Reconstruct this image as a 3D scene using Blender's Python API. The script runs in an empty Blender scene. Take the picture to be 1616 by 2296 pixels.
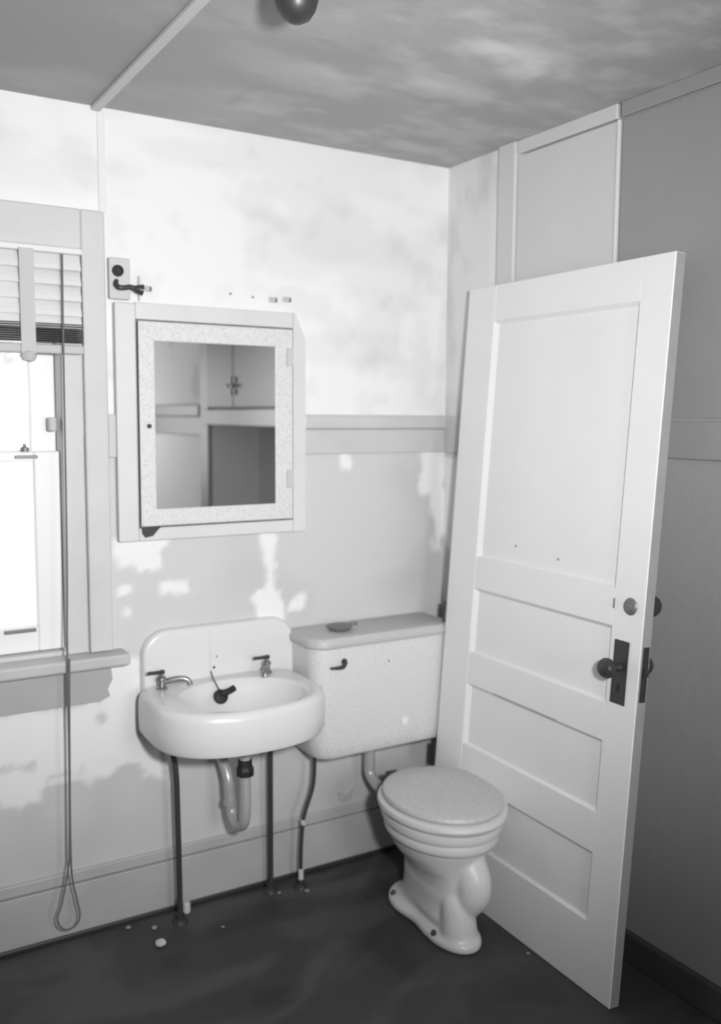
import bpy, bmesh, math, random
import numpy as np
from mathutils import Vector, Matrix, noise
random.seed(4)
S = bpy.context.scene
COL = S.collection

# ------------------------------------------------------------------ camera
cd = bpy.data.cameras.new('camera'); cam = bpy.data.objects.new('camera', cd); COL.objects.link(cam)
YAW, PIT, ROL = 0.541280474, -0.103011217, 0.006385
F = Vector((math.sin(YAW)*math.cos(PIT), math.cos(YAW)*math.cos(PIT), math.sin(PIT)))
R0 = Vector((math.cos(YAW), -math.sin(YAW), 0)); U0 = R0.cross(F)
R = R0*math.cos(ROL) + U0*math.sin(ROL); U = -R0*math.sin(ROL) + U0*math.cos(ROL)
CP = Vector((-2.05025, -2.80656, 1.61))
M = Matrix((R, U, -F)).transposed().to_4x4(); M.translation = CP
cam.matrix_world = M
cd.sensor_fit = 'HORIZONTAL'; cd.sensor_width = 36; cd.lens = 36*2083.93/1616
cd.clip_start = 0.02
cd.dof.use_dof = True; cd.dof.focus_distance = 1.95; cd.dof.aperture_fstop = 3.4
S.camera = cam

# ------------------------------------------------------------------ sky, flash, exposure
w = bpy.data.worlds.new('overcast_sky'); S.world = w; w.use_nodes = True
w.node_tree.nodes['Background'].inputs[0].default_value = (1, 1, 1, 1)
w.node_tree.nodes['Background'].inputs[1].default_value = 1.6

def spot(name, loc, target, power, size, blend, radius):
    l = bpy.data.lights.new(name, 'SPOT'); l.energy = power; l.spot_size = size; l.spot_blend = blend; l.shadow_soft_size = radius
    o = bpy.data.objects.new(name, l); COL.objects.link(o); o.location = loc
    o.rotation_euler = (Vector(target)-Vector(loc)).to_track_quat('-Z', 'Y').to_euler(); return o
spot('flash_lamp', (-1.72, -2.84, 1.72), (-0.80, 0, 1.78), 285, math.radians(93), 1.0, 0.075)
al = bpy.data.lights.new('mirror_fill_lamp', 'AREA'); al.shape = 'RECTANGLE'; al.size = .8; al.size_y = 1.1; al.energy = 28  # added fill lamp, brightens the wall reflected in the mirror
ao = bpy.data.objects.new('mirror_fill_lamp', al); COL.objects.link(ao); ao.location = (-.95, -4.32, 1.6); ao.rotation_euler = (math.radians(90), 0, 0)

vs = S.view_settings
vs.view_transform = 'Standard'; vs.look = 'None'; vs.gamma = 1; vs.use_curve_mapping = False; vs.exposure = 0.0

# ------------------------------------------------------------------ materials
def mat(name, v, rough=.55, metal=0, coat=0, spot_amt=0, spot_scale=60, spot_v=None, bump=0, bscale=40, col_attr=False, wear=0, wscale=3, stretch=(1,1,1)):
    m = bpy.data.materials.new(name); m.use_nodes = True
    nt = m.node_tree; b = nt.nodes['Principled BSDF']
    b.inputs['Base Color'].default_value = (v, v, v, 1); b.inputs['Roughness'].default_value = rough
    b.inputs['Metallic'].default_value = metal; b.inputs['Coat Weight'].default_value = coat
    b.inputs['Coat Roughness'].default_value = .12
    tc = nt.nodes.new('ShaderNodeTexCoord'); mp = nt.nodes.new('ShaderNodeMapping'); mp.inputs['Scale'].default_value = stretch
    nt.links.new(tc.outputs['Object'], mp.inputs[0])
    src = None
    if col_attr:
        a = nt.nodes.new('ShaderNodeAttribute'); a.attribute_name = 'Col'; src = a.outputs['Color']
    if spot_amt:
        n = nt.nodes.new('ShaderNodeTexNoise'); n.inputs['Scale'].default_value = spot_scale; n.inputs['Detail'].default_value = 3
        nt.links.new(mp.outputs[0], n.inputs['Vector'])
        r = nt.nodes.new('ShaderNodeValToRGB'); r.color_ramp.elements[0].position = .36; r.color_ramp.elements[1].position = .52
        sv = spot_v if spot_v is not None else v*(1-spot_amt)
        r.color_ramp.elements[0].color = (sv, sv, sv, 1); r.color_ramp.elements[1].color = (v, v, v, 1)
        nt.links.new(n.outputs['Fac'], r.inputs[0]); src = r.outputs[0]
    if wear:
        n = nt.nodes.new('ShaderNodeTexNoise'); n.inputs['Scale'].default_value = wscale; n.inputs['Detail'].default_value = 5; n.inputs['Roughness'].default_value = .6
        nt.links.new(mp.outputs[0], n.inputs['Vector'])
        r = nt.nodes.new('ShaderNodeValToRGB'); r.color_ramp.elements[0].position = .3; r.color_ramp.elements[1].position = .7
        lo = 1-wear; r.color_ramp.elements[0].color = (lo, lo, lo, 1); r.color_ramp.elements[1].color = (1, 1, 1, 1)
        nt.links.new(n.outputs['Fac'], r.inputs[0])
        mx = nt.nodes.new('ShaderNodeMix'); mx.data_type = 'RGBA'; mx.blend_type = 'MULTIPLY'; mx.inputs[0].default_value = 1
        if src is None: mx.inputs[6].default_value = (v, v, v, 1)
        else: nt.links.new(src, mx.inputs[6])
        nt.links.new(r.outputs[0], mx.inputs[7]); src = mx.outputs[2]
    if src is not None: nt.links.new(src, b.inputs['Base Color'])
    if bump:
        n = nt.nodes.new('ShaderNodeTexNoise'); n.inputs['Scale'].default_value = bscale; n.inputs['Detail'].default_value = 4
        nt.links.new(mp.outputs[0], n.inputs['Vector'])
        bp = nt.nodes.new('ShaderNodeBump'); bp.inputs['Strength'].default_value = bump; bp.inputs['Distance'].default_value = .01
        nt.links.new(n.outputs['Fac'], bp.inputs['Height']); nt.links.new(bp.outputs[0], b.inputs['Normal'])
    return m
MM = {}
MM['plaster'] = mat('painted_plaster', .8, .75, col_attr=True, bump=.12, bscale=30)
MM['floor'] = mat('worn_linoleum', .05, .55, col_attr=True, bump=.1, bscale=25)
MM['trim'] = mat('painted_trim', .58, .5, wear=.08, wscale=6)
MM['rail'] = mat('grey_painted_rail', .56, .5, wear=.12, wscale=5)
MM['trimdark'] = mat('dirty_trim', .52, .5, wear=.15, wscale=5)
MM['trimlight'] = mat('clean_painted_trim', .66, .5, wear=.08, wscale=6)
MM['lime'] = mat('limewashed_batten', .76, .7, wear=.08, wscale=5)
MM['dust'] = mat('dusty_crumb', .32, .9)
MM['sash'] = mat('white_sash_paint', .8, .45)
MM['footshade'] = mat('painted_foot_shade', .07, .6, wear=.2, wscale=8)  # shade at the right wall's foot, given as a dark colour
MM['skirt'] = mat('grey_skirting_paint', .49, .5, wear=.12, wscale=5)
MM['apron'] = mat('grey_apron_paint', .42, .55, wear=.1, wscale=6)
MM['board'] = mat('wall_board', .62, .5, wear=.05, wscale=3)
MM['boardd'] = mat('dark_wall_board', .30, .5, wear=.06, wscale=3)  # darker tone of the wall board
MM['boxing'] = mat('ceiling_batten_paint', .62, .6, wear=.1)
MM['door'] = mat('gloss_door_paint', .84, .42, wear=.05, wscale=2.5, bump=.03, bscale=12)
MM['dooredge'] = mat('worn_door_edge', .34, .5, wear=.12, wscale=8)
MM['palespot'] = mat('pale_spot', .8, .2)
MM['porcelain'] = mat('porcelain', .68, .32, coat=.25)
MM['porcelain2'] = mat('stained_porcelain', .7, .35, coat=.15, wear=.06, wscale=5)
MM['speckle'] = mat('speckled_covering', .66, .5, spot_amt=.16, spot_scale=170)
MM['speckle_lid'] = mat('mottled_lid', .56, .45, spot_amt=.14, spot_scale=150, bump=.2, bscale=60)
MM['speckle_cab'] = mat('speckled_frame_paint', .67, .5, spot_amt=.16, spot_scale=150, bump=.1, bscale=80)
MM['tanktop'] = mat('speckled_tank_lid', .5, .5, spot_amt=.14, spot_scale=170)
MM['chrome'] = mat('dull_nickel', .32, .35, metal=.9)
MM['iron'] = mat('dark_pipe_metal', .055, .5, metal=.3)
MM['pipe'] = mat('tarnished_pipe', .3, .4, metal=.5)
MM['palepipe'] = mat('pale_drain_pipe', .5, .35, metal=.3)
MM['black'] = mat('black_rubber', .012, .6)
MM['dark'] = mat('dark_brass', .06, .4, metal=.4)
MM['bronze'] = mat('dull_bronze', .2, .45, metal=.4)
MM['slatlight'] = mat('cream_slat', .7, .45)
MM['slatdark'] = mat('dark_slat', .07, .6)
MM['tape'] = mat('woven_tape', .5, .8)
MM['cord'] = mat('grey_cord', .14, .8)
MM['crumb'] = mat('plaster_white', .6, .9)
MM['rust'] = mat('rust_stain', .4, .6, wear=.3, wscale=30)
MM['leaf'] = mat('pale_leaves', .85, .8)
MM['smoke'] = mat('dark_cabinet_paint', .13, .5, wear=.1)
MM['curtain'] = mat('alcove_paint', .75, .7)
gl = bpy.data.materials.new('window_glass'); gl.use_nodes = True; nt = gl.node_tree
nt.nodes.remove(nt.nodes['Principled BSDF'])
tr = nt.nodes.new('ShaderNodeBsdfTransparent'); gs = nt.nodes.new('ShaderNodeBsdfGlossy'); gs.inputs['Roughness'].default_value = .02
mx = nt.nodes.new('ShaderNodeMixShader'); mx.inputs[0].default_value = .06
nt.links.new(tr.outputs[0], mx.inputs[1]); nt.links.new(gs.outputs[0], mx.inputs[2]); nt.links.new(mx.outputs[0], nt.nodes['Material Output'].inputs[0])
MM['glass'] = gl
mr = mat('mirror_silvering', .93, .02, metal=1); MM['mirror'] = mr

# ------------------------------------------------------------------ helpers
BASE = {}
def link(name, verts, faces, m, parent=None, smooth=False, local=False, recalc=True):
    off = Vector((0, 0, 0))
    if parent is not None and not local:
        off = BASE.get(parent.as_pointer(), Vector((0, 0, 0)))
    me = bpy.data.meshes.new(name)
    me.from_pydata([tuple(Vector(v)-off) for v in verts], [], faces); me.update()
    if recalc:
        bm = bmesh.new(); bm.from_mesh(me); bmesh.ops.recalc_face_normals(bm, faces=bm.faces); bm.to_mesh(me); bm.free()
    me.materials.append(MM[m] if isinstance(m, str) else m)
    if smooth:
        me.polygons.foreach_set('use_smooth', [True]*len(me.polygons))
        try: me.set_sharp_from_angle(angle=math.radians(38))
        except Exception: pass
    o = bpy.data.objects.new(name, me); COL.objects.link(o)
    if parent is not None: o.parent = parent; BASE[o.as_pointer()] = off
    return o
def tag(o, label=None, cat=None, group=None, kind=None):
    if label: o['label'] = label
    if cat: o['category'] = cat
    if group: o['group'] = group
    if kind: o['kind'] = kind
    return o
def thing(name, label, cat, loc, group=None, matrix=None, kind=None):
    o = bpy.data.objects.new(name, None); COL.objects.link(o); o.empty_display_size = .05
    if matrix is not None: o.matrix_world = matrix; BASE[o.as_pointer()] = Vector((0, 0, 0))
    else: o.location = loc; BASE[o.as_pointer()] = Vector(loc)
    return tag(o, label, cat, group, kind)
class G:
    """collects geometry for one mesh"""
    def __init__(s): s.v = []; s.f = []
    def add(s, v, f):
        n = len(s.v); s.v += [tuple(x) for x in v]; s.f += [tuple(i+n for i in q) for q in f]; return s
    def box(s, x0, x1, y0, y1, z0, z1, bev=0):
        bm = bmesh.new(); bmesh.ops.create_cube(bm, size=1)
        for v in bm.verts:
            v.co = Vector(((x0+x1)/2+v.co.x*(x1-x0), (y0+y1)/2+v.co.y*(y1-y0), (z0+z1)/2+v.co.z*(z1-z0)))
        if bev: bmesh.ops.bevel(bm, geom=list(bm.edges), offset=bev, segments=2, affect='EDGES', profile=.5)
        bm.verts.index_update()
        s.add([v.co.copy() for v in bm.verts], [[v.index for v in f.verts] for f in bm.faces]); bm.free(); return s
    def loft(s, rings, cap0=True, cap1=True, closed=True):
        n = len(rings[0]); v = [p for r in rings for p in r]; f = []
        for i in range(len(rings)-1):
            for j in range(n if closed else n-1):
                k = (j+1) % n; f.append((i*n+j, i*n+k, (i+1)*n+k, (i+1)*n+j))
        if cap0: f.append(tuple(range(n)))
        if cap1: f.append(tuple((len(rings)-1)*n+j for j in range(n)))
        return s.add(v, f)
    def tube(s, pts, r, n=12, sub=6, radii=None):
        P = [Vector(p) for p in pts]
        if len(P) > 2 and sub > 1:
            Q = []; RR = []
            for i in range(len(P)-1):
                a = P[max(i-1, 0)]; b = P[i]; c = P[i+1]; d = P[min(i+2, len(P)-1)]
                for k in range(sub):
                    t = k/sub
                    Q.append(.5*((2*b)+(-a+c)*t+(2*a-5*b+4*c-d)*t*t+(-a+3*b-3*c+d)*t**3))
                    RR.append((radii[i]*(1-t)+radii[i+1]*t) if radii else r)
            Q.append(P[-1]); RR.append(radii[-1] if radii else r)
        else: Q = P; RR = radii or [r]*len(P)
        rings = []; up = None
        for i, p in enumerate(Q):
            t = (Q[min(i+1, len(Q)-1)]-Q[max(i-1, 0)]).normalized()
            if up is None: up = t.orthogonal().normalized()
            up = (up - t*up.dot(t)).normalized(); sd = t.cross(up)
            rings.append([p+(up*math.cos(a)+sd*math.sin(a))*RR[i] for a in [2*math.pi*k/n for k in range(n)]])
        return s.loft(rings)
    def lathe(s, prof, c, ax=(0, 0, 1), n=24):
        """prof: list of (radius, height along axis)"""
        ax = Vector(ax).normalized(); a = ax.orthogonal().normalized(); b = ax.cross(a); c = Vector(c)
        return s.loft([[c+ax*h+(a*math.cos(t)+b*math.sin(t))*max(r, 1e-4) for t in [2*math.pi*k/n for k in range(n)]] for r, h in prof])
    def build(s, name, m, parent=None, smooth=False, **k): return link(name, s.v, s.f, m, parent, smooth, **k)
def box(name, x0, x1, y0, y1, z0, z1, m, parent=None, bev=.003, **k): return G().box(x0, x1, y0, y1, z0, z1, bev).build(name, m, parent, smooth=False, **k)

# value noise on arrays
rng = np.random.RandomState(7); TAB = rng.rand(256, 256)
def vn(x, y):
    xi = np.floor(x).astype(int); yi = np.floor(y).astype(int); fx = x-xi; fy = y-yi
    fx = fx*fx*(3-2*fx); fy = fy*fy*(3-2*fy); g = lambda a, b: TAB[a % 256, b % 256]
    return (g(xi, yi)*(1-fx)+g(xi+1, yi)*fx)*(1-fy)+(g(xi, yi+1)*(1-fx)+g(xi+1, yi+1)*fx)*fy
def fbm(x, y, o=4):
    s = 0; a = .5; t = 0
    for i in range(o): s = s+a*vn(x*2**i+17*i, y*2**i+31*i); t += a; a *= .55
    return s/t
def sm(a, b, x): t = np.clip((x-a)/(b-a), 0, 1); return t*t*(3-2*t)
def sheet(name, m, us, vsr, fn, colfn, holes=()):
    """grid surface with a painted-colour attribute; holes = (u0,u1,v0,v1)"""
    UU, VV = np.meshgrid(us, vsr, indexing='ij'); nu, nv = UU.shape
    P = fn(UU, VV); verts = np.stack([p.ravel() for p in P], 1)
    idx = np.arange(nu*nv).reshape(nu, nv)
    cu = (UU[:-1, :-1]+UU[1:, 1:])/2; cv = (VV[:-1, :-1]+VV[1:, 1:])/2; keep = np.ones(cu.shape, bool)
    for h in holes: keep &= ~((cu > h[0]) & (cu < h[1]) & (cv > h[2]) & (cv < h[3]))
    f = np.stack([idx[:-1, :-1], idx[1:, :-1], idx[1:, 1:], idx[:-1, 1:]], -1)[keep]
    me = bpy.data.meshes.new(name); me.from_pydata(verts.tolist(), [], f.tolist()); me.update()
    c = colfn(UU, VV).ravel(); at = me.color_attributes.new('Col', 'FLOAT_COLOR', 'POINT')
    at.data.foreach_set('color', np.stack([c, c, c, np.ones_like(c)], 1).astype(np.float32).ravel())
    me.materials.append(MM[m]); o = bpy.data.objects.new(name, me); COL.objects.link(o); o['kind'] = 'structure'
    return o
H = 2.5; XL, YF = -3.3, -4.2

# ------------------------------------------------------------------ room shell
def aligned(a, b, step, extra=()):
    n = max(2, int(round((b-a)/step))+1); g = list(np.linspace(a, b, n))
    for e in extra:
        i = int(np.argmin([abs(q-e) for q in g])); g[i] = e
    return np.array(sorted(g))
PATCH = [(-1.245, -1.085, 1.125, 1.225), (-.742, -.69, .93, 1.205), (-.765, -.66, .905, 1.03), (-1.10, -1.0, 1.045, 1.085), (-1.225, -1.19, 1.06, 1.08),
         (-1.22, -1.19, .985, 1.02), (-.655, -.58, .94, 1.0), (-.10, -.012, 1.33, 1.47), (-.045, .0, 1.10, 1.34), (-.44, -.405, 1.43, 1.475),
         (-3.3, -1.30, .57, .735), (-1.285, -1.165, .60, .86), (-1.33, -1.10, .50, .66), (-1.50, -1.28, .53, .62), (-1.60, -1.47, .44, .56), (-1.18, -1.10, .44, .60)]
def patchmask(x, z, P, soft=.012, amp=.05):
    nz = (fbm(x*14+3, z*14+9, 4)-.5)*amp*2.6
    m = np.zeros_like(x)
    for a, b, c, d in P:
        dd = np.minimum(np.minimum(x-a, b-x), np.minimum(z-c, d-z))
        m = np.maximum(m, sm(-soft, soft, dd+nz*.6))
    return m
def backcol(x, z):
    up = .78-.05*sm(.52, .72, fbm(x*3.2, z*4.2, 4))-.05*sm(.5, .7, fbm(x*9+5, z*9, 3))
    up = up-.05*sm(.5, .7, fbm(x*2+40, z*6+11, 3))
    low = .575-.05*sm(.45, .7, fbm(x*2.5+9, z*2.5, 3))
    m = patchmask(x, z, PATCH)
    streak = sm(.66, .74, fbm(x*9+2, z*26+7, 3))*sm(.38, .5, z)*sm(.75, .6, z)*sm(-1.2, -1.35, x)
    low = low+(.79-low)*np.maximum(m, streak*.8)
    return np.where(z > 1.55, up, low)
sheet('wall_back', 'plaster', aligned(XL, 0, .011, (-2.15, -1.39)), aligned(0, H, .011, (.90, 2.085)), lambda a, b: (a, a*0, b), backcol, holes=[(-2.15, -1.39, .90, 2.085)])
def rightcol(y, z):
    up = .74-.12*sm(.45, .7, fbm(y*9, z*4+3, 4))
    up = up+.08*sm(-.22, -.27, y)
    low = .6-.06*fbm(y*3, z*3, 3)
    m = patchmask(y, z, [(-.30, -.0, 1.12, 1.45)])
    low = low+(.78-low)*m*sm(-.4, -.3, y)
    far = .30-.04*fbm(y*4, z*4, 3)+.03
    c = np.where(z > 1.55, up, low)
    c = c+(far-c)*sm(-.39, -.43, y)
    c2 = np.where(z > 1.6, .70-.12*sm(.5, .7, fbm(y*5, z*5, 3)), .80)
    return np.where(y < -2.4, c2, c)
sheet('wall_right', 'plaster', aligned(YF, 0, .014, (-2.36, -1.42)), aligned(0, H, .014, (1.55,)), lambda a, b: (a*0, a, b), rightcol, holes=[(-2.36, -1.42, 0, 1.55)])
sheet('wall_left', 'plaster', aligned(YF, 0, .1), aligned(0, H, .1), lambda a, b: (a*0+XL, a, b), lambda a, b: np.where(b > 1.55, .7, .55)+a*0)
sheet('wall_front', 'plaster', aligned(XL, 0, .1), aligned(0, H, .1), lambda a, b: (a, a*0+YF, b), lambda a, b: np.where(b > 1.55, .7, .55)+a*0, holes=[(-1.35, -.55, 1.05, 2.15)])
def ceilcol(x, y):
    n = fbm(x*3.2+1, y*7+2, 5); n2 = fbm(x*1.3+8, y*2.2+4, 4); n3 = fbm(x*7, y*13, 4)
    c = .33+.05+.07*sm(.45, .70, n)*sm(.3, .6, n2)+.09*sm(.48, .72, n3)*sm(-1.15, -.7, x)
    for bx, by, rx, ry, a in ((-.50, -.95, .17, .045, .26), (-.36, -.87, .13, .05, .20), (-.76, -1.02, .09, .04, .10), (-.50, -.66, .20, .035, .10), (-.17, -.72, .14, .04, .08), (-.30, -.40, .28, .05, .07), (-.72, -.60, .12, .03, .06)):
        q = ((x-bx)/rx)**2+((y-by)/ry)**2; c = c+a*np.exp(-q*.8)*(.25+.75*sm(.3, .62, n3))
    c = c-.03*sm(-1.25, -1.28, x)-.06*np.exp(-(((x+.95)/.015)**2+((y+.28)/.08)**2))
    return c
sheet('ceiling', 'plaster', aligned(XL, 0, .016), aligned(YF, 0, .016), lambda a, b: (a, b, a*0+H), ceilcol)
def floorcol(x, y):
    n = fbm(x*3+4*fbm(x*2, y*2, 2), y*6+3*fbm(x*2+9, y*2, 2), 4)
    c = .055+.035*sm(.45, .7, n)-.015*sm(.5, .3, fbm(x*5+3, y*5, 3))
    return c*.95
sheet('floor', 'floor', aligned(XL, .65, .02), aligned(YF, 0, .02), lambda a, b: (a, b, a*0), floorcol)
# alcove behind the right-hand wall (seen in the mirror)
def struct(o): o['kind'] = 'structure'; return o
AL = G(); AL.box(.30, .32, -2.38, -1.40, 0, 1.57); AL.box(0.002, .32, -2.38, -2.36, 0, 1.57); AL.box(.002, .32, -1.42, -1.40, 0, 1.57); AL.box(.002, .32, -2.38, -1.40, 1.552, 1.572)
struct(AL.build('wall_alcove', 'curtain'))

# rails / skirting / battens
struct(box('trim_1', XL, -2.26, -.016, 0, 1.48, 1.565, 'rail'))
o = struct(box('trim_2', -1.256, -1.233, -.016, 0, 1.48, 1.61, 'rail'))
t = struct(box('trim_3', -.60, 0, -.016, 0, 1.48, 1.563, 'rail')); G().box(-.60, 0, -.026, 0, 1.565, 1.613, .008).build('rail_cap', 'rail', t)
struct(box('trim_4', -.016, 0, -.30, -.016, 1.48, 1.61, 'rail'))
struct(box('trim_5', -.016, 0, -1.36, -.30, 1.50, 1.60, 'boardd'))
t = struct(box('trim_6', -.016, 0, YF, -2.49, 1.49, 1.60, 'boardd')); G().box(-.03, 0, YF, -2.49, 1.602, 1.67, .006).build('rail_cap', 'boardd', t)
G().box(-.020, 0, -1.36, -.31, 0, .09, .004).build('foot_shade_strip', 'footshade')['kind'] = 'structure'  # dark strip put in for the shade along the wall foot
b = struct(box('baseboard_back', XL, -.012, -.018, 0, 0, .168, 'skirt')); G().box(XL, -.012, -.012, 0, .170, .208, .005).build('baseboard_cap', 'skirt', b)
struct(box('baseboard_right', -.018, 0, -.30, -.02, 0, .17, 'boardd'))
struct(box('baseboard_left', XL, XL+.018, YF, -.02, 0, .17, 'rail'))
struct(box('baseboard_front', XL+.02, -.02, YF, YF+.018, 0, .17, 'rail'))
# dark gap under the back baseboard (shoe moulding)
G().box(XL, -.02, -.028, -.018, 0, .016, .004).build('shoe_moulding', 'dark', b)
struct(box('trim_7', -1.285, -1.257, YF, 0, 2.486, H, 'boxing', bev=.004))         # ceiling batten
struct(box('trim_8', -1.268, -1.246, -.006, 0, 2.20, 2.486, 'lime', bev=.002))
# over-door boarding on the right-hand wall
struct(box('trim_9', -.020, 0, -.387, -.303, 2.02, 2.5, 'board'))
struct(box('trim_10', -.014, 0, -.822, -.389, 2.458, 2.5, 'board'))
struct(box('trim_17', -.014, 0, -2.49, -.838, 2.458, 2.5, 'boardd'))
p1 = struct(box('trim_11', -.010, 0, -.818, -.391, 1.61, 2.452, 'board'))
p2 = struct(box('trim_12', -.014, 0, -.832, -.820, 1.61, 2.455, 'board', bev=.004))
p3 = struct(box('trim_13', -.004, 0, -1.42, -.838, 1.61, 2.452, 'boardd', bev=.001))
# casing of the alcove
struct(box('trim_14', -.022, 0, -2.485, -2.36, 0, 2.452, 'boardd'))
struct(box('trim_15', -.026, 0, -2.42, -1.365, 1.552, 1.642, 'boardd', bev=.005))
struct(box('trim_16', -.022, 0, -1.42, -1.365, 0, 1.55, 'boardd'))
cup = thing('wall_cupboard', 'grey two-door cupboard above the alcove, seen in the medicine cabinet mirror', 'cupboard', (-.01, -1.86, 1.65))
box('cupboard_frame', -.012, -.001, -2.355, -1.43, 1.648, 2.44, 'smoke', cup)
for a, bb in ((-2.35, -1.98), (-1.972, -1.435)):
    d = box('cupboard_door', -.028, -.0125, a, bb, 1.655, 2.43, 'smoke', cup, bev=.002)
    s_ = -2.0 if a < -2 else -1.945
    for z in (1.80, 1.735):
        G().box(-.036, -.0285, s_-.012, s_+.012, z-.016, z+.016, .003).build('hinge_plate', 'dark', d)
    G().lathe([(.006, 0), (.006, .012), (.012, .02), (.008, .028), (.001, .03)], (-.028, s_, 1.768), (-1, 0, 0), 14).build('cupboard_knob', 'chrome', d)

# ------------------------------------------------------------------ window
WX0, WX1 = -2.15, -1.39
win = thing('window_1', None, None, (-1.77, 0, .9), kind='structure')
g = G(); g.box(-1.327, -1.258, -.026, 0, .89, 2.20, .005); g.box(-2.285, -2.213, -.026, 0, .89, 2.20, .005); g.box(-2.213, -1.327, -.026, 0, 2.085, 2.20, .005)
g.build('window_casing', 'trim', win)
g = G(); g.box(-1.39, -1.33, -.008, .001, .89, 2.085, .002); g.box(-2.213, -2.15, -.008, .001, .89, 2.085, .002); g.build('window_stop', 'trim', win)
g = G(); g.box(-1.39, -1.375, .0015, .13, .90, 2.085, .001); g.box(-2.165, -2.15, .0015, .13, .90, 2.085, .001); g.box(-2.15, -1.39, .0015, .13, 2.085, 2.10, .001); g.box(-2.15, -1.39, .0015, .13, .885, .90, .001)
g.build('window_jamb', 'trim', win)
for nm, z0, z1, y in (('lower_sash', .902, 1.50, .03), ('upper_sash', 1.47, 2.083, .068)):
    g = G(); g.box(-1.465, -1.392, y, y+.035, z0, z1, .004); g.box(-2.148, -2.075, y, y+.035, z0, z1, .004)
    g.box(-2.075, -1.465, y+.0005, y+.0345, z0, z0+(.075 if z0 < 1 else .033), .004); g.box(-2.075, -1.465, y+.0005, y+.0345, z1-.03, z1, .004)
    sh = g.build(nm, 'sash', win)
    G().box(-2.075, -1.465, y+.016, y+.019, z0+.03, z1-.03).build('pane', 'glass', sh)
    if z0 < 1:
        g2 = G(); g2.box(-1.565, -1.475, y-.014, y-.0005, .965, .975, .002); g2.build('sash_lift', 'bronze', sh)
        g2 = G(); g2.box(-1.52, -1.455, y-.004, y+.02, 1.4795, 1.489, .002); g2.lathe([(.012, 0), (.012, .012), (.005, .016), (.005, .024)], (-1.49, y+.005, 1.4995), n=12); g2.build('sash_lock', 'bronze', sh)
G().box(-2.33, -1.222, -.085, .002, .852, .889, .008).build('window_stool', 'trimdark', win)
g = G()
prof = [(-2.29, .735), (-1.30, .735), (-1.27, .748), (-1.278, .77), (-1.262, .80), (-1.268, .85), (-2.29, .85)]
g.loft([[(x, -.022, z) for x, z in prof], [(x, 0, z) for x, z in prof]]).build('window_apron', 'apron', win)
G().box(-1.425, -1.405, -.004, .03, 1.56, 1.60, .003).build('window_catch', 'trimdark', win)

w2 = thing('added_window', None, None, (-.95, YF, 1.0), kind='structure')  # unseen window, added to house the fill lamp
g = G(); g.box(-1.47, -1.365, YF, YF+.02, .98, 2.28, .004); g.box(-.535, -.43, YF, YF+.02, .98, 2.28, .004); g.box(-1.365, -.535, YF, YF+.02, 2.17, 2.28, .004); g.box(-1.50, -.40, YF-.001, YF+.06, .94, .98, .004)
g.build('window_casing', 'trim', w2)  # casing of the added window
g = G(); g.box(-1.37, -1.33, YF-.04, YF-.002, 1.03, 2.17); g.box(-.57, -.53, YF-.04, YF-.002, 1.03, 2.17); g.box(-1.33, -.57, YF-.04, YF-.002, 1.03, 1.07); g.box(-1.33, -.57, YF-.04, YF-.002, 2.13, 2.17); g.box(-1.33, -.57, YF-.04, YF-.002, 1.585, 1.615)
g.build('added_sash_frame', 'trim', w2)

# venetian blind
bl = thing('venetian_blind', 'cream venetian blind drawn up at the window top with dark bunched slats', 'blind', (-1.72, -.02, 1.785))
G().box(-2.21, -1.33, -.045, -.010, 2.066, 2.083, .003).build('headrail', 'slatlight', bl)
def slat(zc, tilt, m, wd=.055):
    n = 5; pr = []
    for i in range(n):
        t = (i/(n-1)-.5); x = t*wd; c = .004*(1-4*t*t)
        pr.append((x*math.cos(tilt)-c*math.sin(tilt), x*math.sin(tilt)+c*math.cos(tilt)))
    for i in reversed(range(n)):
        t = (i/(n-1)-.5); x = t*wd; c = .004*(1-4*t*t)-.0012
        pr.append((x*math.cos(tilt)-c*math.sin(tilt), x*math.sin(tilt)+c*math.cos(tilt)))
    return G().loft([[(-2.208, -.028+a, zc+b_) for a, b_ in pr], [(-1.334, -.028+a, zc+b_) for a, b_ in pr]])
for z in (2.045, 2.002, 1.958, 1.915, 1.880): slat(z, math.radians(62), 'l').build('slat', 'slatlight', bl)
for k in range(9): slat(1.816+k*.0062, math.radians(3), 'd').build('slat', 'slatdark', bl)
G().box(-2.21, -1.332, -.05, -.006, 1.782, 1.808, .006).build('bottom_rail', 'tape', bl)
g = G(); g.box(-1.508, -1.468, -.0575, -.0555, 1.78, 2.07, .0005); g.build('ladder_tape', 'tape', bl)
g = G().lathe([(.004, .02), (.018, .012), (.024, 0), (.018, -.012), (.004, -.016)], (-1.488, -.045, 1.772), n=16); g.build('tape_knot', 'tape', bl)
cd_ = thing('blind_cord', 'long grey blind cord hanging past the window sill to a loop near the floor', 'cord', (-1.405, -.09, .06))
g = G(); g.tube([(-1.392, -.066, 2.06), (-1.396, -.068, 1.78), (-1.405, -.084, 1.2), (-1.415, -.094, .88), (-1.417, -.096, .62), (-1.422, -.094, .33), (-1.425, -.09, .27), (-1.447, -.09, .16), (-1.462, -.09, .115), (-1.452, -.09, .082), (-1.428, -.09, .070), (-1.404, -.09, .082), (-1.396, -.09, .11), (-1.404, -.09, .16), (-1.418, -.091, .27), (-1.415, -.097, .62), (-1.409, -.098, .9)], .0028, n=8, sub=8)
g.build('cord_loop', 'cord', cd_, smooth=True)

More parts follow.
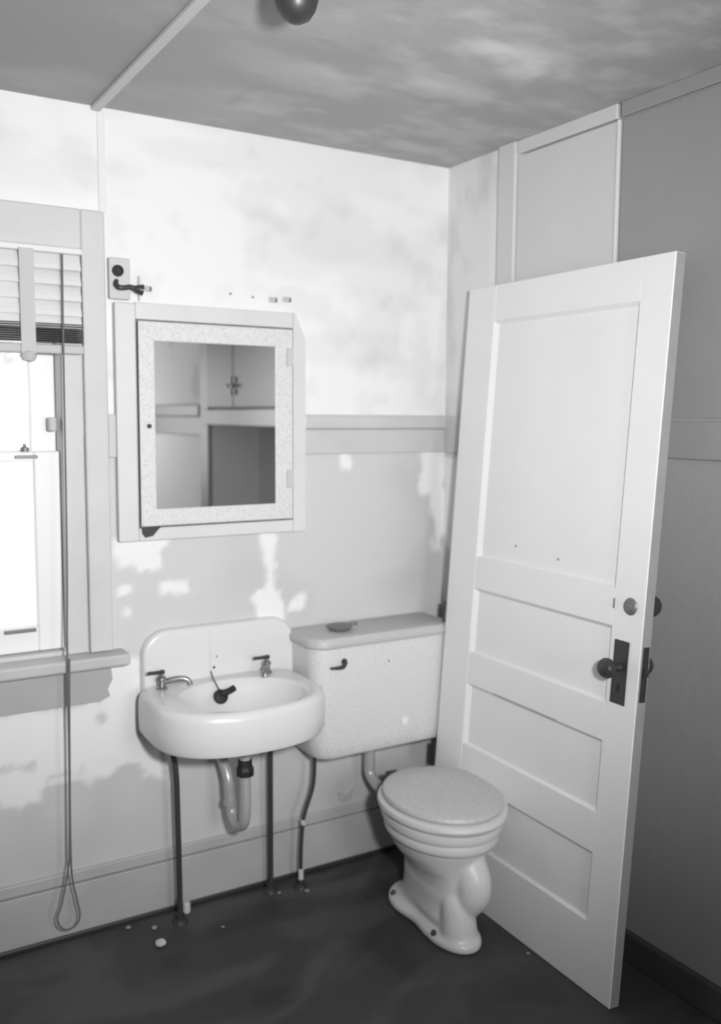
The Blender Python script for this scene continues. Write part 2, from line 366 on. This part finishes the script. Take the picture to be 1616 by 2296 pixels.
# pale shrub outside the window
g = G(); random.seed(11)
for i in range(900):
    a = random.uniform(0, 6.283); b_ = random.uniform(-1, 1); rr = .75*random.random()**.4
    c = Vector((-1.2+rr*math.cos(a)*math.sqrt(1-b_*b_), 3.2+rr*math.sin(a)*math.sqrt(1-b_*b_)*.8, 1.85+rr*b_*.55))
    q = Vector((random.uniform(-1, 1), random.uniform(-1, 1), random.uniform(-1, 1))).normalized(); e1 = q.orthogonal().normalized()*.05; e2 = q.cross(e1).normalized()*.028
    g.add([c-e1, c+e2, c+e1, c-e2], [(0, 1, 2, 3)])
sb = thing('garden_shrub', 'pale blurred shrub outside the window, seen through the panes', 'shrub', (-1.2, 3.2, -.3))
g.build('foliage', 'leaf', sb, recalc=False)['kind'] = 'stuff'
g = G()
for k in range(5): g.tube([(-1.2+.03*k-.06, 3.2, -.3), (-1.2+.05*(k-2), 3.2, .8), (-1.2+.18*(k-2), 3.2+.1*(k % 2), 1.8)], .018, n=8, sub=4)
g.build('stem', 'leaf', sb, smooth=True)
st = struct(G().box(-8, 4, .2, 12, -.4, -.3).build('ground_outside', 'leaf'))

# ------------------------------------------------------------------ medicine cabinet
mc = thing('medicine_cabinet', 'white speckled medicine cabinet with mirror door above the sink', 'cabinet', (-.92, 0, 1.22))
g = G()
g.box(-1.235, -1.172, -.030, -.0005, 1.222, 1.942, .004)
g.box(-1.172, -.644, -.030, -.0005, 1.895, 1.945, .003); g.box(-1.172, -.644, -.030, -.0005, 1.222, 1.262, .003)
pr = [(-.644, 1.222), (-.598, 1.222), (-.598, 1.86), (-.636, 1.945), (-.644, 1.945)]
g.loft([[(x, -.030, z) for x, z in pr], [(x, -.0005, z) for x, z in pr]])
g.build('cabinet_casing', 'trimlight', mc)
G().box(-1.171, -.645, -.006, -.001, 1.263, 1.894).build('cabinet_back', 'bronze', mc)
g = G()
dx0, dx1, dz0, dz1 = -1.167, -.649, 1.267, 1.890; mx0, mx1, mz0, mz1 = -1.118, -.712, 1.320, 1.832
g.box(dx0, mx0, -.038, -.0285, dz0, dz1, .003); g.box(mx1, dx1, -.038, -.0285, dz0, dz1, .003)
g.box(mx0-.004, mx1+.004, -.0379, -.0285, dz0+.0002, mz0, .003); g.box(mx0-.004, mx1+.004, -.0379, -.0285, mz1, dz1-.0002, .003)
md = g.build('cabinet_door', 'speckle_cab', mc)
G().box(mx0-.003, mx1+.003, -.0345, -.033, mz0-.003, mz1+.003).build('mirror_glass', 'mirror', md)
G().lathe([(.007, 0), (.007, .006), (.004, .01), (.001, .011)], (-1.139, -.038, 1.575), (0, -1, 0), 12).build('cabinet_knob', 'dark', md)
for z in (1.80, 1.40):
    g = G(); g.box(-.672, -.664, -.047, -.0382, z-.03, z+.03, .003); g.box(-.664, -.648, -.042, -.0382, z-.028, z+.028, .002); g.build('cabinet_hinge', 'rail', md)
# dark chipped corner
pr = [(-1.166, 1.262), (-1.10, 1.266), (-1.112, 1.256), (-1.13, 1.236), (-1.155, 1.232), (-1.164, 1.245)]
G().loft([[(x, -.0312, z) for x, z in pr], [(x, -.030, z) for x, z in pr]]).build('chipped_corner', 'dark', mc)

# wall light bracket
wl = thing('wall_light_bracket', 'stripped wall light bracket with round black socket, left above the medicine cabinet', 'light', (-1.215, 0, 1.95))
G().box(-1.247, -1.183, -.022, -.0005, 1.951, 2.072, .004).build('back_plate', 'trim', wl)
G().lathe([(.016, 0), (.0175, .004), (.0165, .010), (.012, .010), (.011, .004), (.001, .003)], (-1.222, -.022, 2.033), (0, -1, 0), 20).build('socket_hole', 'black', wl, smooth=True)
g = G(); g.tube([(-1.226, -.023, 2.003), (-1.232, -.04, 1.992), (-1.226, -.05, 1.982), (-1.208, -.052, 1.982), (-1.195, -.052, 1.985), (-1.18, -.052, 1.982)], .0075, n=10)
g.build('bracket_arm', 'dark', wl, smooth=True)
G().lathe([(.004, 0), (.010, .008), (.015, .022), (.017, .03), (.015, .03), (.002, .024)], (-1.186, -.052, 1.983), (1, 0, -.15), 18).build('lamp_socket', 'dark', wl, smooth=True)
g = G(); g.tube([(-1.163, -.05, 2.02), (-1.163, -.05, 1.948)], .0018, n=6); g.build('pull_chain', 'pipe', wl)
# screw holes / clips above the cabinet
for x, z in ((-.706, 1.986), (-.655, 1.990), (-1.128, 1.990)):
    c = thing('wall_clip', {-.706: 'small pale clip above the cabinet, left of the pair at its right corner', -.655: 'small pale clip above the cabinet, right of the pair at its right corner', -1.128: 'small pale clip above the cabinet, beside the dark lamp socket'}[x], 'clip', (x, 0, z), 'small clips above the cabinet')
    g = G(); g.box(x-.013, x+.013, -.006, -.0005, z-.009, z+.009, .002); g.lathe([(.006, 0), (.006, .007), (.002, .009)], (x, -.006, z), (0, -1, 0), 10); g.build('clip_body', 'rail', c)
    G().box(x+.007, x+.014, -.012, -.0062, z-.008, z+.006, .001).build('clip_tongue', 'bronze', c)
for x, z, l in ((-.853, 1.995, 'tiny screw in the wall above the cabinet, left one'), (-.775, 1.990, 'tiny dark screw in the wall above the cabinet, right one')):
    tag(G().lathe([(.004, 0), (.004, .002), (.001, .003)], (x, -.0003, z), (0, -1, 0), 10).build('screw', 'bronze'), l, 'screw', 'screws above the cabinet')

# ------------------------------------------------------------------ sink
sk = thing('wall_sink', 'white porcelain wall-hung sink with rounded backsplash', 'sink', (-.92, 0, .63))
NS = 96
def dring(cx, cy, a, b, z, nf=2.35, nb=7):
    o = []
    for k in range(NS):
        t = 2*math.pi*k/NS; c, s = math.cos(t), math.sin(t); n = nf if s < 0 else nb
        e = (abs(s)) ** .5 if s > 0 else 0
        n = nf+(nb-nf)*e if s > 0 else nf
        r = (abs(c/a)**n+abs(s/b)**n)**(-1/n); o.append((cx+r*c, cy+r*s, z))
    return o
cx, cy, A_, B_ = -.938, -.232, .272, .206
ox, oy, oa, ob = -.925, -.252, .200, .168
def ering(a, b, z, dx=0, dy=0): return dring(ox+dx, oy+dy, a, b, z, 2.1, 2.1)
rings = [dring(cx, cy+.012, A_-.055, B_-.045, .640), dring(cx, cy+.006, A_-.028, B_-.022, .634), dring(cx, cy, A_-.008, B_-.004, .640), dring(cx, cy, A_, B_, .652), dring(cx, cy, A_+.001, B_+.001, .70), dring(cx, cy, A_, B_, .742), dring(cx, cy, A_-.004, B_-.004, .757), dring(cx, cy, A_-.014, B_-.013, .765), dring(cx, cy, A_-.026, B_-.022, .766)]
rings += [ering(oa, ob, .764), ering(oa-.008, ob-.007, .757), ering(oa-.02, ob-.018, .735), ering(oa-.045, ob-.038, .695), ering(oa-.085, ob-.07, .66), ering(oa-.13, ob-.11, .643), ering(.03, .03, .637)]
g = G().loft(rings, cap0=False, cap1=True)
# outer underside
ur = [dring(cx, cy+.012, A_-.055, B_-.045, .640), ering(oa-.02, ob-.02, .632), ering(oa-.08, ob-.07, .615), ering(.05, .05, .605)]
g.loft(ur, cap0=False, cap1=True)
bs = g.build('basin', 'porcelain', sk, smooth=True)
g = G(); x0, x1, z0, z1, r = -1.170, -.642, .745, .935, .082
out = [(x0, z0), (x1, z0)]
out += [(x1-r+r*math.cos(t), z1-r+r*math.sin(t)) for t in np.linspace(0, math.pi/2, 12)]
out += [(x0+r+r*math.cos(t), z1-r+r*math.sin(t)) for t in np.linspace(math.pi/2, math.pi, 12)]
def inset(q, d):
    c = ((x0+x1)/2, (z0+z1)/2); return [(x+(d if x < c[0] else -d)*min(1, abs(x-c[0])/.15), z-(d if z > .8 else 0)) for x, z in q]
lay = [(0, 0), (0, -.022), (.002, -.029), (.006, -.033), (.010, -.034)]
g.loft([[(x, y-.0005, z) for x, z in inset(out, d)] for d, y in lay])
g.build('backsplash', 'porcelain', sk, smooth=True)
# drip stain and overflow holes
G().box(-.951, -.944, -.0352, -.0346, .78, .925, .0002).build('drip_stain', 'speckle', sk)
for x, z in ((-.935, .795), (-.925, .83)):
    G().lathe([(.0045 if z < .8 else .0028, 0), (.0045 if z < .8 else .0028, .0012), (.0004, .0014)], (x, -.0345, z), (0, -1, 0), 10).build('bolt_hole', 'dark', sk)
def tap(cx_, cy_, dirx, diry, label, hx):
    t = thing('sink_tap', label, 'tap', (cx_, cy_, .766), 'taps on the sink deck')
    d = Vector((dirx, diry, 0)).normalized()
    g = G(); g.lathe([(.017, 0), (.018, .004), (.012, .008), (.011, .025), (.015, .03), (.012, .038), (.006, .042), (.005, .05)], (cx_, cy_, .766), n=18); g.build('tap_body', 'chrome', t, smooth=True)
    p = Vector((cx_, cy_, .785)); g = G(); g.tube([p, p+d*.03+Vector((0, 0, .008)), p+d*.06+Vector((0, 0, .012)), p+d*.08+Vector((0, 0, .006)), p+d*.088+Vector((0, 0, -.010))], .008, n=12, radii=[.009, .009, .008, .008, .0085]); g.build('spout', 'chrome', t, smooth=True)
    g = G(); hp = Vector((cx_, cy_, .818)); g.tube([hp+Vector((.008, 0, 0)), hp+Vector((hx*.6, -.005, .002)), hp+Vector((hx, -.008, .003))], .005, n=10, radii=[.0065, .005, .006]); g.lathe([(.008, -.006), (.009, 0), (.005, .006), (.001, .008)], hp, n=12); g.build('tap_handle', 'dark', t, smooth=True)
    return t
tap(-1.128, -.085, 1, -.45, 'left tap of the sink, spout reaching over the basin rim', -.045)
tap(-.768, -.080, -.55, -1, 'right tap of the sink, against the backsplash corner', -.048)
sp = thing('sink_stopper', 'black rubber sink stopper hanging on the back wall of the basin', 'stopper', (-.94, -.115, .72))
G().lathe([(.001, 0), (.020, .002), (.024, .010), (.022, .018), (.010, .022), (.001, .022)], (-.955, -.128, .722), (.1, -.8, .5), 20).build('stopper_plug', 'black', sp, smooth=True)
G().tube([(-.955, -.14, .737), (-.928, -.14, .742), (-.908, -.135, .748)], .011, n=10).build('stopper_ring', 'black', sp, smooth=True)
G().tube([(-.945, -.03, .786), (-.95, -.06, .772), (-.955, -.09, .764), (-.955, -.125, .748)], .0022, n=6).build('stopper_chain', 'dark', sp)
# drain and trap
G().lathe([(.030, 0), (.033, .002), (.026, .004), (.004, .002)], (ox, oy, .6375), n=20).build('drain_ring', 'bronze', bs)
tr_ = thing('drain_trap', 'pale curved drain trap under the sink with a black slip nut', 'pipe', (-.91, -.2, .3))
G().tube([(-.925, -.255, .612), (-.925, -.255, .50), (-.925, -.255, .40), (-.925, -.24, .345), (-.925, -.195, .322), (-.925, -.15, .345), (-.928, -.14, .40), (-.93, -.13, .46), (-.935, -.085, .51), (-.94, -.001, .53)], .017, n=16, sub=8).build('trap_pipe', 'palepipe', tr_, smooth=True)
G().lathe([(.018, 0), (.028, .002), (.029, .02), (.024, .03), (.023, .05), (.018, .052)], (-.925, -.255, .505), n=8).build('slip_nut', 'black', tr_)
G().lathe([(.018, 0), (.023, .002), (.023, .016), (.018, .018)], (-.928, -.145, .372), n=8).build('union_nut', 'palepipe', tr_)
# supply pipes
def pipe(name, label, pts, r, m, fl=True):
    t = thing(name, label, 'pipe', (pts[-1][0], pts[-1][1], 0), 'pipes rising from the floor')
    G().tube(pts, r, n=12, sub=5).build('pipe_run', m, t, smooth=True)
    p = pts[-1]
    G().lathe([(r+.001, .03), (r+.006, .028), (r+.006, .012), (r+.014, .006), (r+.017, .0005)], (p[0], p[1], 0), n=16).build('floor_flange', 'iron', t, smooth=True)
    return t
lp = pipe('supply_pipe', 'dark water pipe from the left side of the sink down to the floor', [(-1.115, -.085, .625), (-1.105, -.092, .58), (-1.092, -.1, .50), (-1.088, -.1, .35), (-1.085, -.1, .1), (-1.085, -.1, .002)], .009, 'iron')
G().lathe([(.011, 0), (.012, .004), (.012, .03), (.008, .034)], (-1.062, -.098, .025), n=12).build('valve_stub', 'crumb', lp)
pipe('supply_pipe', 'dark water pipe straight down from the right side of the sink', [(-.752, -.07, .635), (-.752, -.07, .3), (-.752, -.07, .002)], .0095, 'iron')
tp = pipe('supply_pipe', 'thin bent water pipe from the toilet tank down to the floor', [(-.60, -.10, .475), (-.60, -.10, .40), (-.608, -.10, .34), (-.634, -.10, .27), (-.645, -.10, .22), (-.652, -.10, .12), (-.652, -.10, .002)], .0065, 'iron')
G().lathe([(.009, 0), (.009, .035), (.007, .037)], (-.652, -.10, .03), n=12).build('pipe_coupling', 'crumb', tp)
G().lathe([(.0085, 0), (.0085, .018)], (-.642, -.10, .222), (-.2, 0, 1), n=10).build('pipe_coupling', 'crumb', tp)

# ------------------------------------------------------------------ toilet tank
tk = thing('toilet_tank', 'pale speckled toilet tank on the wall beside the door', 'tank', (-.38, -.11, .47))
def rrect(x0, x1, y0, y1, z, rf, rb=.02, n=8):
    o = []
    for cx_, cy_, r, a0 in ((x1-rb, y1-rb, rb, 0), (x0+rb, y1-rb, rb, 90), (x0+rf, y0+rf, rf, 180), (x1-rf, y0+rf, rf, 270)):
        for k in range(n): a = math.radians(a0+90*k/(n-1)); o.append((cx_+r*math.cos(a), cy_+r*math.sin(a), z))
    return o
X0, X1, Y0, Y1 = -.652, -.095, -.205, -.004
g = G().loft([rrect(X0+.035, X1-.03, Y0+.03, Y1, .468, .05), rrect(X0+.018, X1-.015, Y0+.010, Y1, .474, .055), rrect(X0+.008, X1-.006, Y0+.004, Y1, .488, .06), rrect(X0+.004, X1-.002, Y0+.002, Y1, .52, .06), rrect(X0, X1, Y0, Y1, .84, .06), rrect(X0, X1, Y0, Y1, .849, .06)])
g.build('tank_body', 'speckle', tk, smooth=True)
g = G().loft([rrect(X0-.006, X1+.004, Y0-.006, Y1+.002, .8495, .065), rrect(X0-.010, X1+.006, Y0-.010, Y1+.002, .855, .065), rrect(X0-.010, X1+.006, Y0-.010, Y1+.002, .872, .065), rrect(X0-.002, X1+.002, Y0-.002, Y1, .884, .06), rrect(X0+.012, X1-.008, Y0+.012, Y1-.006, .887, .055)])
g.build('tank_lid', 'tanktop', tk, smooth=True)
g = G(); g.lathe([(.010, 0), (.011, .004), (.007, .008), (.006, .014)], (-.547, -.2055, .803), (0, -1, 0), 14)
g.tube([(-.547, -.219, .803), (-.560, -.223, .790), (-.590, -.225, .790), (-.606, -.225, .792)], .006, n=10, radii=[.006, .008, .005, .004]); g.build('flush_lever', 'dark', tk, smooth=True)
for x, z, r in ((-.302, .560, .013), (-.373, .775, .012)):
    q = [(x+r*(1+.2*math.sin(3*t))*math.cos(t), z+r*1.15*(1+.15*math.cos(2*t))*math.sin(t)) for t in np.linspace(0, 6.283, 15)[:-1]]
    G().loft([[(a, -.2068, b_) for a, b_ in q], [(a, -.2030, b_) for a, b_ in q]]).build('bare_spot', 'palespot' if z < .6 else 'speckle_cab', tk)
G().lathe([(.0035, 0), (.003, .001), (.0005, .0012)], (-.371, -.2068, .782), (0, -1, 0), 8).build('dark_speck', 'dark', tk)
ds = thing('soap_dish', 'small dark round dish lying on top of the toilet tank', 'dish', (-.515, -.12, .8872))
G().lathe([(.026, 0), (.034, .003), (.043, .012), (.044, .017), (.039, .018), (.030, .021), (.012, .024), (.001, .0245)], (-.515, -.12, .8872), n=28).build('dish_bowl', 'bronze', ds, smooth=True)
G().tube([(-.475, -.118, .903), (-.455, -.122, .905), (-.447, -.125, .902)], .006, n=8).build('dish_handle', 'bronze', ds, smooth=True)

# ------------------------------------------------------------------ toilet
PH = math.radians(-9)
tm = Matrix.Translation((-.372, -.455, 0)) @ Matrix.Rotation(PH, 4, 'Z')
to = thing('toilet', 'white porcelain toilet with mottled closed lid, in front of the open door', 'toilet', None, matrix=tm)
NT = 72
def tring(cy_, a, bf, bb, z, n=2.0, fn=None, cxo=0, shear=0):
    o = []
    for k in range(NT):
        t = 2*math.pi*k/NT; c, s = math.cos(t), math.sin(t); b_ = bf if s < 0 else bb
        r = (abs(c/a)**n+abs(s/b_)**n)**(-1/n); x, y = r*c, r*s
        if fn: x = x*fn(y)+.075*max(0, -y-.02)
        o.append((cxo+x, cy_+y, z))
    return o
foot = lambda y: (1-.30*math.exp(-((y+.02)/.09)**2))*(.84+.16*max(0, min(1, (y+.12)/.14)))
OX, OY = .026, -.030
g = G().loft([tring(-.02, .108, .245, .20, .0005, 2.3, foot), tring(-.02, .112, .249, .203, .008, 2.3, foot), tring(-.02, .112, .249, .203, .022, 2.3, foot), tring(-.02, .106, .243, .197, .030, 2.3, foot), tring(-.02, .088, .224, .180, .033, 2.3, foot),
              tring(-.02, .076, .200, .162, .045, 2.3, foot), tring(-.02, .066, .188, .15, .065, 2.2), tring(-.02, .064, .178, .145, .09, 2.2), tring(-.02, .064, .175, .14, .115, 2.2), tring(-.02, .066, .182, .14, .14, 2.2), tring(-.02, .070, .190, .14, .17, 2.1, None, .004),
              tring(-.022, .084, .190, .15, .20, 2.1, None, .008), tring(-.025, .112, .190, .165, .228, 2.1, None, .012), tring(-.03, .140, .195, .18, .258, 2.0, None, .017), tring(-.033, .158, .205, .192, .290, 2.0, None, .022), tring(-.032, .168, .212, .20, .325, 2.0, None, .025), tring(OY, .172, .216, .203, .338, 2.0, None, OX)])
g.tube([(.040, -.15, .29), (.046, -.185, .25), (.050, -.208, .20), (.048, -.210, .158), (.038, -.19, .12), (.026, -.16, .10)], .05, n=20, sub=6, radii=[.042, .052, .056, .054, .045, .03])
g.tube([(.002, -.150, .175), (.006, -.180, .13), (.010, -.190, .08), (.014, -.195, .012)], .05, n=20, sub=4, radii=[.03, .047, .054, .060])
bw = g.build('toilet_bowl', 'porcelain2', to, smooth=True, local=True)
m_ = bw.modifiers.new('fuse', 'REMESH'); m_.mode = 'VOXEL'; m_.voxel_size = .0055; m_.use_smooth_shade = True
m_ = bw.modifiers.new('soften', 'SMOOTH'); m_.factor = .5; m_.iterations = 9
def oring(a, bf, bb, z): return tring(OY, a, bf, bb, z, 2.0, None, OX)
g = G().loft([oring(.158, .205, .190, .292), oring(.170, .218, .200, .298), oring(.176, .225, .205, .310), oring(.174, .223, .204, .325), oring(.171, .220, .202, .333), oring(.182, .232, .209, .338), oring(.188, .239, .212, .352), oring(.185, .236, .21, .369), oring(.165, .21, .19, .376)])
g.build('bowl_rim', 'porcelain2', to, smooth=True, local=True)
g = G().loft([oring(.188, .240, .213, .3775), oring(.197, .250, .221, .382), oring(.200, .254, .224, .391), oring(.197, .251, .221, .401), oring(.186, .240, .211, .405)])
g.build('seat', 'porcelain2', to, smooth=True, local=True)
g = G().loft([oring(.172, .223, .198, .4055), oring(.182, .233, .206, .409), oring(.185, .236, .209, .416), oring(.181, .232, .206, .424), oring(.166, .217, .191, .4285), oring(.08, .1, .1, .4305)])
g.build('lid', 'speckle_lid', to, smooth=True, local=True)
for s_ in (-.07, .07): G().tube([(OX+s_-.018, .20, .402), (OX+s_+.018, .20, .402)], .011, n=12).build('lid_hinge', 'iron', to, smooth=True, local=True)
for x_, y_ in ((-.060, -.165), (-.078, .10)):
    G().lathe([(.009, 0), (.009, .006), (.005, .014), (.001, .016)], (x_, y_, .028), n=12).build('floor_bolt', 'iron', to, smooth=True, local=True)
fl = thing('flush_pipe', 'pale flush pipe with dark collar between tank and toilet bowl', 'pipe', (-.375, -.13, .33))
G().tube([(-.385, -.11, .468), (-.385, -.11, .40), (-.385, -.115, .355), (-.38, -.16, .325), (-.375, -.225, .32)], .019, n=16).build('pipe_run', 'palepipe', fl, smooth=True)
G().lathe([(.019, 0), (.029, .002), (.031, .022), (.024, .03)], (-.378, -.19, .323), (.05, -1, -.05), 10).build('rubber_collar', 'dark', fl)
G().lathe([(.020, 0), (.028, .002), (.028, .018), (.020, .02)], (-.385, -.11, .448), n=8).build('slip_nut', 'palepipe', fl)

# ------------------------------------------------------------------ door
e = Vector((0.02632323, 0.99965348, 0)); u = Vector((.0691143, -.00182009, .99760709)); u = (u-e*u.dot(e)).normalized(); nn = e.cross(u)
dm = Matrix((e, -nn, u)).transposed().to_4x4(); dm.translation = Vector((-.23233, -1.11620, .0015))
dr = thing('door_1', 'white four-panel door standing open against the right wall, leaning slightly', 'door', None, matrix=dm, kind='structure')
DW, DH, TH = .897, 2.043, .036
PAN = [(1.145, 1.925), (.825, 1.04), (.512, .717), (.198, .395)]; S0, S1 = .112, .748
def dbox(g, x0, x1, z0, z1, y0=-TH, y1=0, bev=.002): return g.box(x0, x1, y0, y1, z0, z1, bev)
for nm, a, b_ in (('stile', 0, S0), ('stile', S1, DW)):
    dbox(G(), a, b_, 0, DH).build(nm, 'door', dr, local=True)
ed = [0]+[z for p in sorted(PAN) for z in p]+[DH]
for i in range(0, len(ed), 2):
    dbox(G(), S0, S1, ed[i], ed[i+1], -TH+.0004, -.0004, .0015).build('door_rail', 'door', dr, local=True)
for z0, z1 in PAN:
    g = G()
    # sloped moulding frame round a sunk flat field, both faces
    for sgn in (1, -1):
        yo = 0 if sgn > 0 else -TH; yi = yo-sgn*.011
        oc = [(S0, z0), (S1, z0), (S1, z1), (S0, z1)]; ic = [(S0+.010, z0+.006), (S1-.018, z0+.006), (S1-.018, z1-.010), (S0+.010, z1-.010)]
        v = [(x, yo-sgn*.001, z) for x, z in oc]+[(x, yi, z) for x, z in ic]
        g.add(v, [(0, 1, 5, 4), (1, 2, 6, 5), (2, 3, 7, 6), (3, 0, 4, 7), (4, 5, 6, 7)])
    g.build('door_panel', 'door', dr, local=True)
G().box(-.0012, 0, -TH+.003, -.003, .002, DH-.002).build('lock_edge', 'dooredge', dr, local=True)
# dried paint crack under the third rail
G().box(.30, .60, .0001, .0006, .7175, .7195).build('paint_crack', 'bronze', dr, local=True)
# lockset
for s_, y_ in ((1, 0), (-1, -TH)):
    G().box(.040, .093, min(y_, y_+s_*.004), max(y_, y_+s_*.004), .833, 1.008, .0015).build('knob_plate', 'dark', dr, local=True)
    g = G(); g.lathe([(.012, 0), (.012, .006), (.008, .012), (.008, .026), (.020, .032), (.027, .042), (.028, .052), (.022, .062), (.008, .067), (.001, .068)], (.066, y_+s_*.004, .935), (0, s_, 0), 28)
    g.build('door_knob', 'dark', dr, smooth=True, local=True)
    if s_ > 0: G().box(.063, .069, .0045, .0052, .868, .888, .0002).build('keyhole', 'black', dr, local=True)
    g = G(); g.lathe([(.022, 0), (.024, .003), (.020, .008), (.012, .010), (.011, .014), (.001, .015)] if s_ > 0 else [(.027, 0), (.030, .006), (.030, .044), (.026, .052), (.008, .058), (.001, .059)], (.047, y_, 1.105), (0, s_, 0), 24)
    g.build('deadbolt_rose' if s_ > 0 else 'deadbolt_cylinder', 'bronze' if s_ > 0 else 'dark', dr, smooth=True, local=True)
G().box(.107, .111, 0.0002, .003, 1.090, 1.118, .001).build('paint_chip', 'bronze', dr, local=True)
g = G(); g.box(-.0030, -.0012, -.030, -.008, .853, 1.003, .0004); g.build('latch_plate', 'dark', dr, local=True)
g = G(); g.box(-.014, -.003, -.024, -.012, .925, .945, .002); g.build('latch_bolt', 'dark', dr, local=True)
for z in (.432, .93):
    g = G(); g.tube([(DW+.010, -.003 if z > .5 else .0, z-.036), (DW+.010, -.003 if z > .5 else .0, z+.036)], .007, n=12, sub=1); g.box(DW, DW+.006, -TH+.004, -.001, z-.036, z+.036, .001)
    g.build('hinge', 'black' if z < .5 else 'iron', dr, local=True)
for s_, z in ((.56, 1.205), (.36, 1.19)):
    G().lathe([(.0035, 0), (.0035, .002), (.001, .003)], (s_, -.0112, z), (0, 1, 0), 10).build('nail_head', 'bronze', dr, local=True)

# ------------------------------------------------------------------ ceiling light
FX = Vector((-1.178, -1.10, H))
cl = thing('ceiling_light', 'dark ceiling lamp holder cut off by the top edge of the picture', 'light', FX)
G().lathe([(.088, 0), (.092, -.008), (.090, -.025), (.074, -.045), (.050, -.055)], FX, n=32).build('canopy', 'dark', cl, smooth=True)
G().lathe([(.049, -.048), (.048, -.060), (.045, -.075), (.038, -.100), (.027, -.116), (.012, -.124), (.001, -.125)], FX, n=28).build('lamp_socket', 'dark', cl, smooth=True)
G().lathe([(.009, 0), (.010, .003), (.006, .008), (.001, .009)], FX+Vector((-.020, -.038, -.075)), (-.45, -.85, -.25), 14).build('glint_disc', 'palespot', cl, smooth=True)  # pale disc standing in for the glint on the lamp holder

# ------------------------------------------------------------------ litter on the floor
def crumb(x, y, r, label, fl_=.6, name='plaster_crumb', m='crumb'):
    bm = bmesh.new(); bmesh.ops.create_icosphere(bm, subdivisions=2, radius=1)
    for v in bm.verts:
        k = 1+.35*noise.noise(v.co*1.7+Vector((x*9, y*9, 0)))
        v.co = Vector((x+v.co.x*r*k, y+v.co.y*r*k*.9, r*fl_*.92+v.co.z*r*k*fl_))
    mz = min(v.co.z for v in bm.verts)
    V = [(v.co.x, v.co.y, v.co.z-mz+.0005) for v in bm.verts]; bm.verts.index_update(); Fc = [[v.index for v in f.verts] for f in bm.faces]; bm.free()
    return tag(link(name, V, Fc, m), label, 'debris', 'plaster crumbs on the floor')
crumb(-1.183, -.198, .017, 'largest white plaster lump on the dark floor, left of the sink pipe')
crumb(-1.170, -.10, .009, 'small pale crumb between the baseboard and the largest lump', m='dust')
crumb(-.648, -.135, .010, 'flat pale crumb at the foot of the thin tank pipe', .3, m='dust')
crumb(-.735, -.10, .007, 'tiny crumb at the foot of the right sink pipe', .4, m='dust')
crumb(-1.24, -.055, .008, 'little crumb against the baseboard left of the sink pipe', .4, m='dust')
crumb(-.98, -.20, .006, 'tiny flake on the floor under the middle of the sink', .3, m='dust')
crumb(-.245, -.80, .006, 'tiny flake on the floor between toilet foot and door', .3, m='dust')
g = G(); g.add([(-.455, -.0015, .262), (-.418, -.0015, .245), (-.385, -.0015, .27), (-.40, -.0015, .222), (-.44, -.0015, .222), (-.455, -.008, .262), (-.418, -.010, .245), (-.385, -.012, .27), (-.40, -.006, .222), (-.44, -.006, .222)],
    [(0, 1, 4), (1, 3, 4), (1, 2, 3), (5, 9, 6), (6, 9, 8), (6, 8, 7), (0, 5, 6, 1), (1, 6, 7, 2), (2, 7, 8, 3), (3, 8, 9, 4), (4, 9, 5, 0)])
tag(g.build('paint_flake', 'rail'), 'curled pale paint flake hanging on the wall below the toilet tank', 'flake')
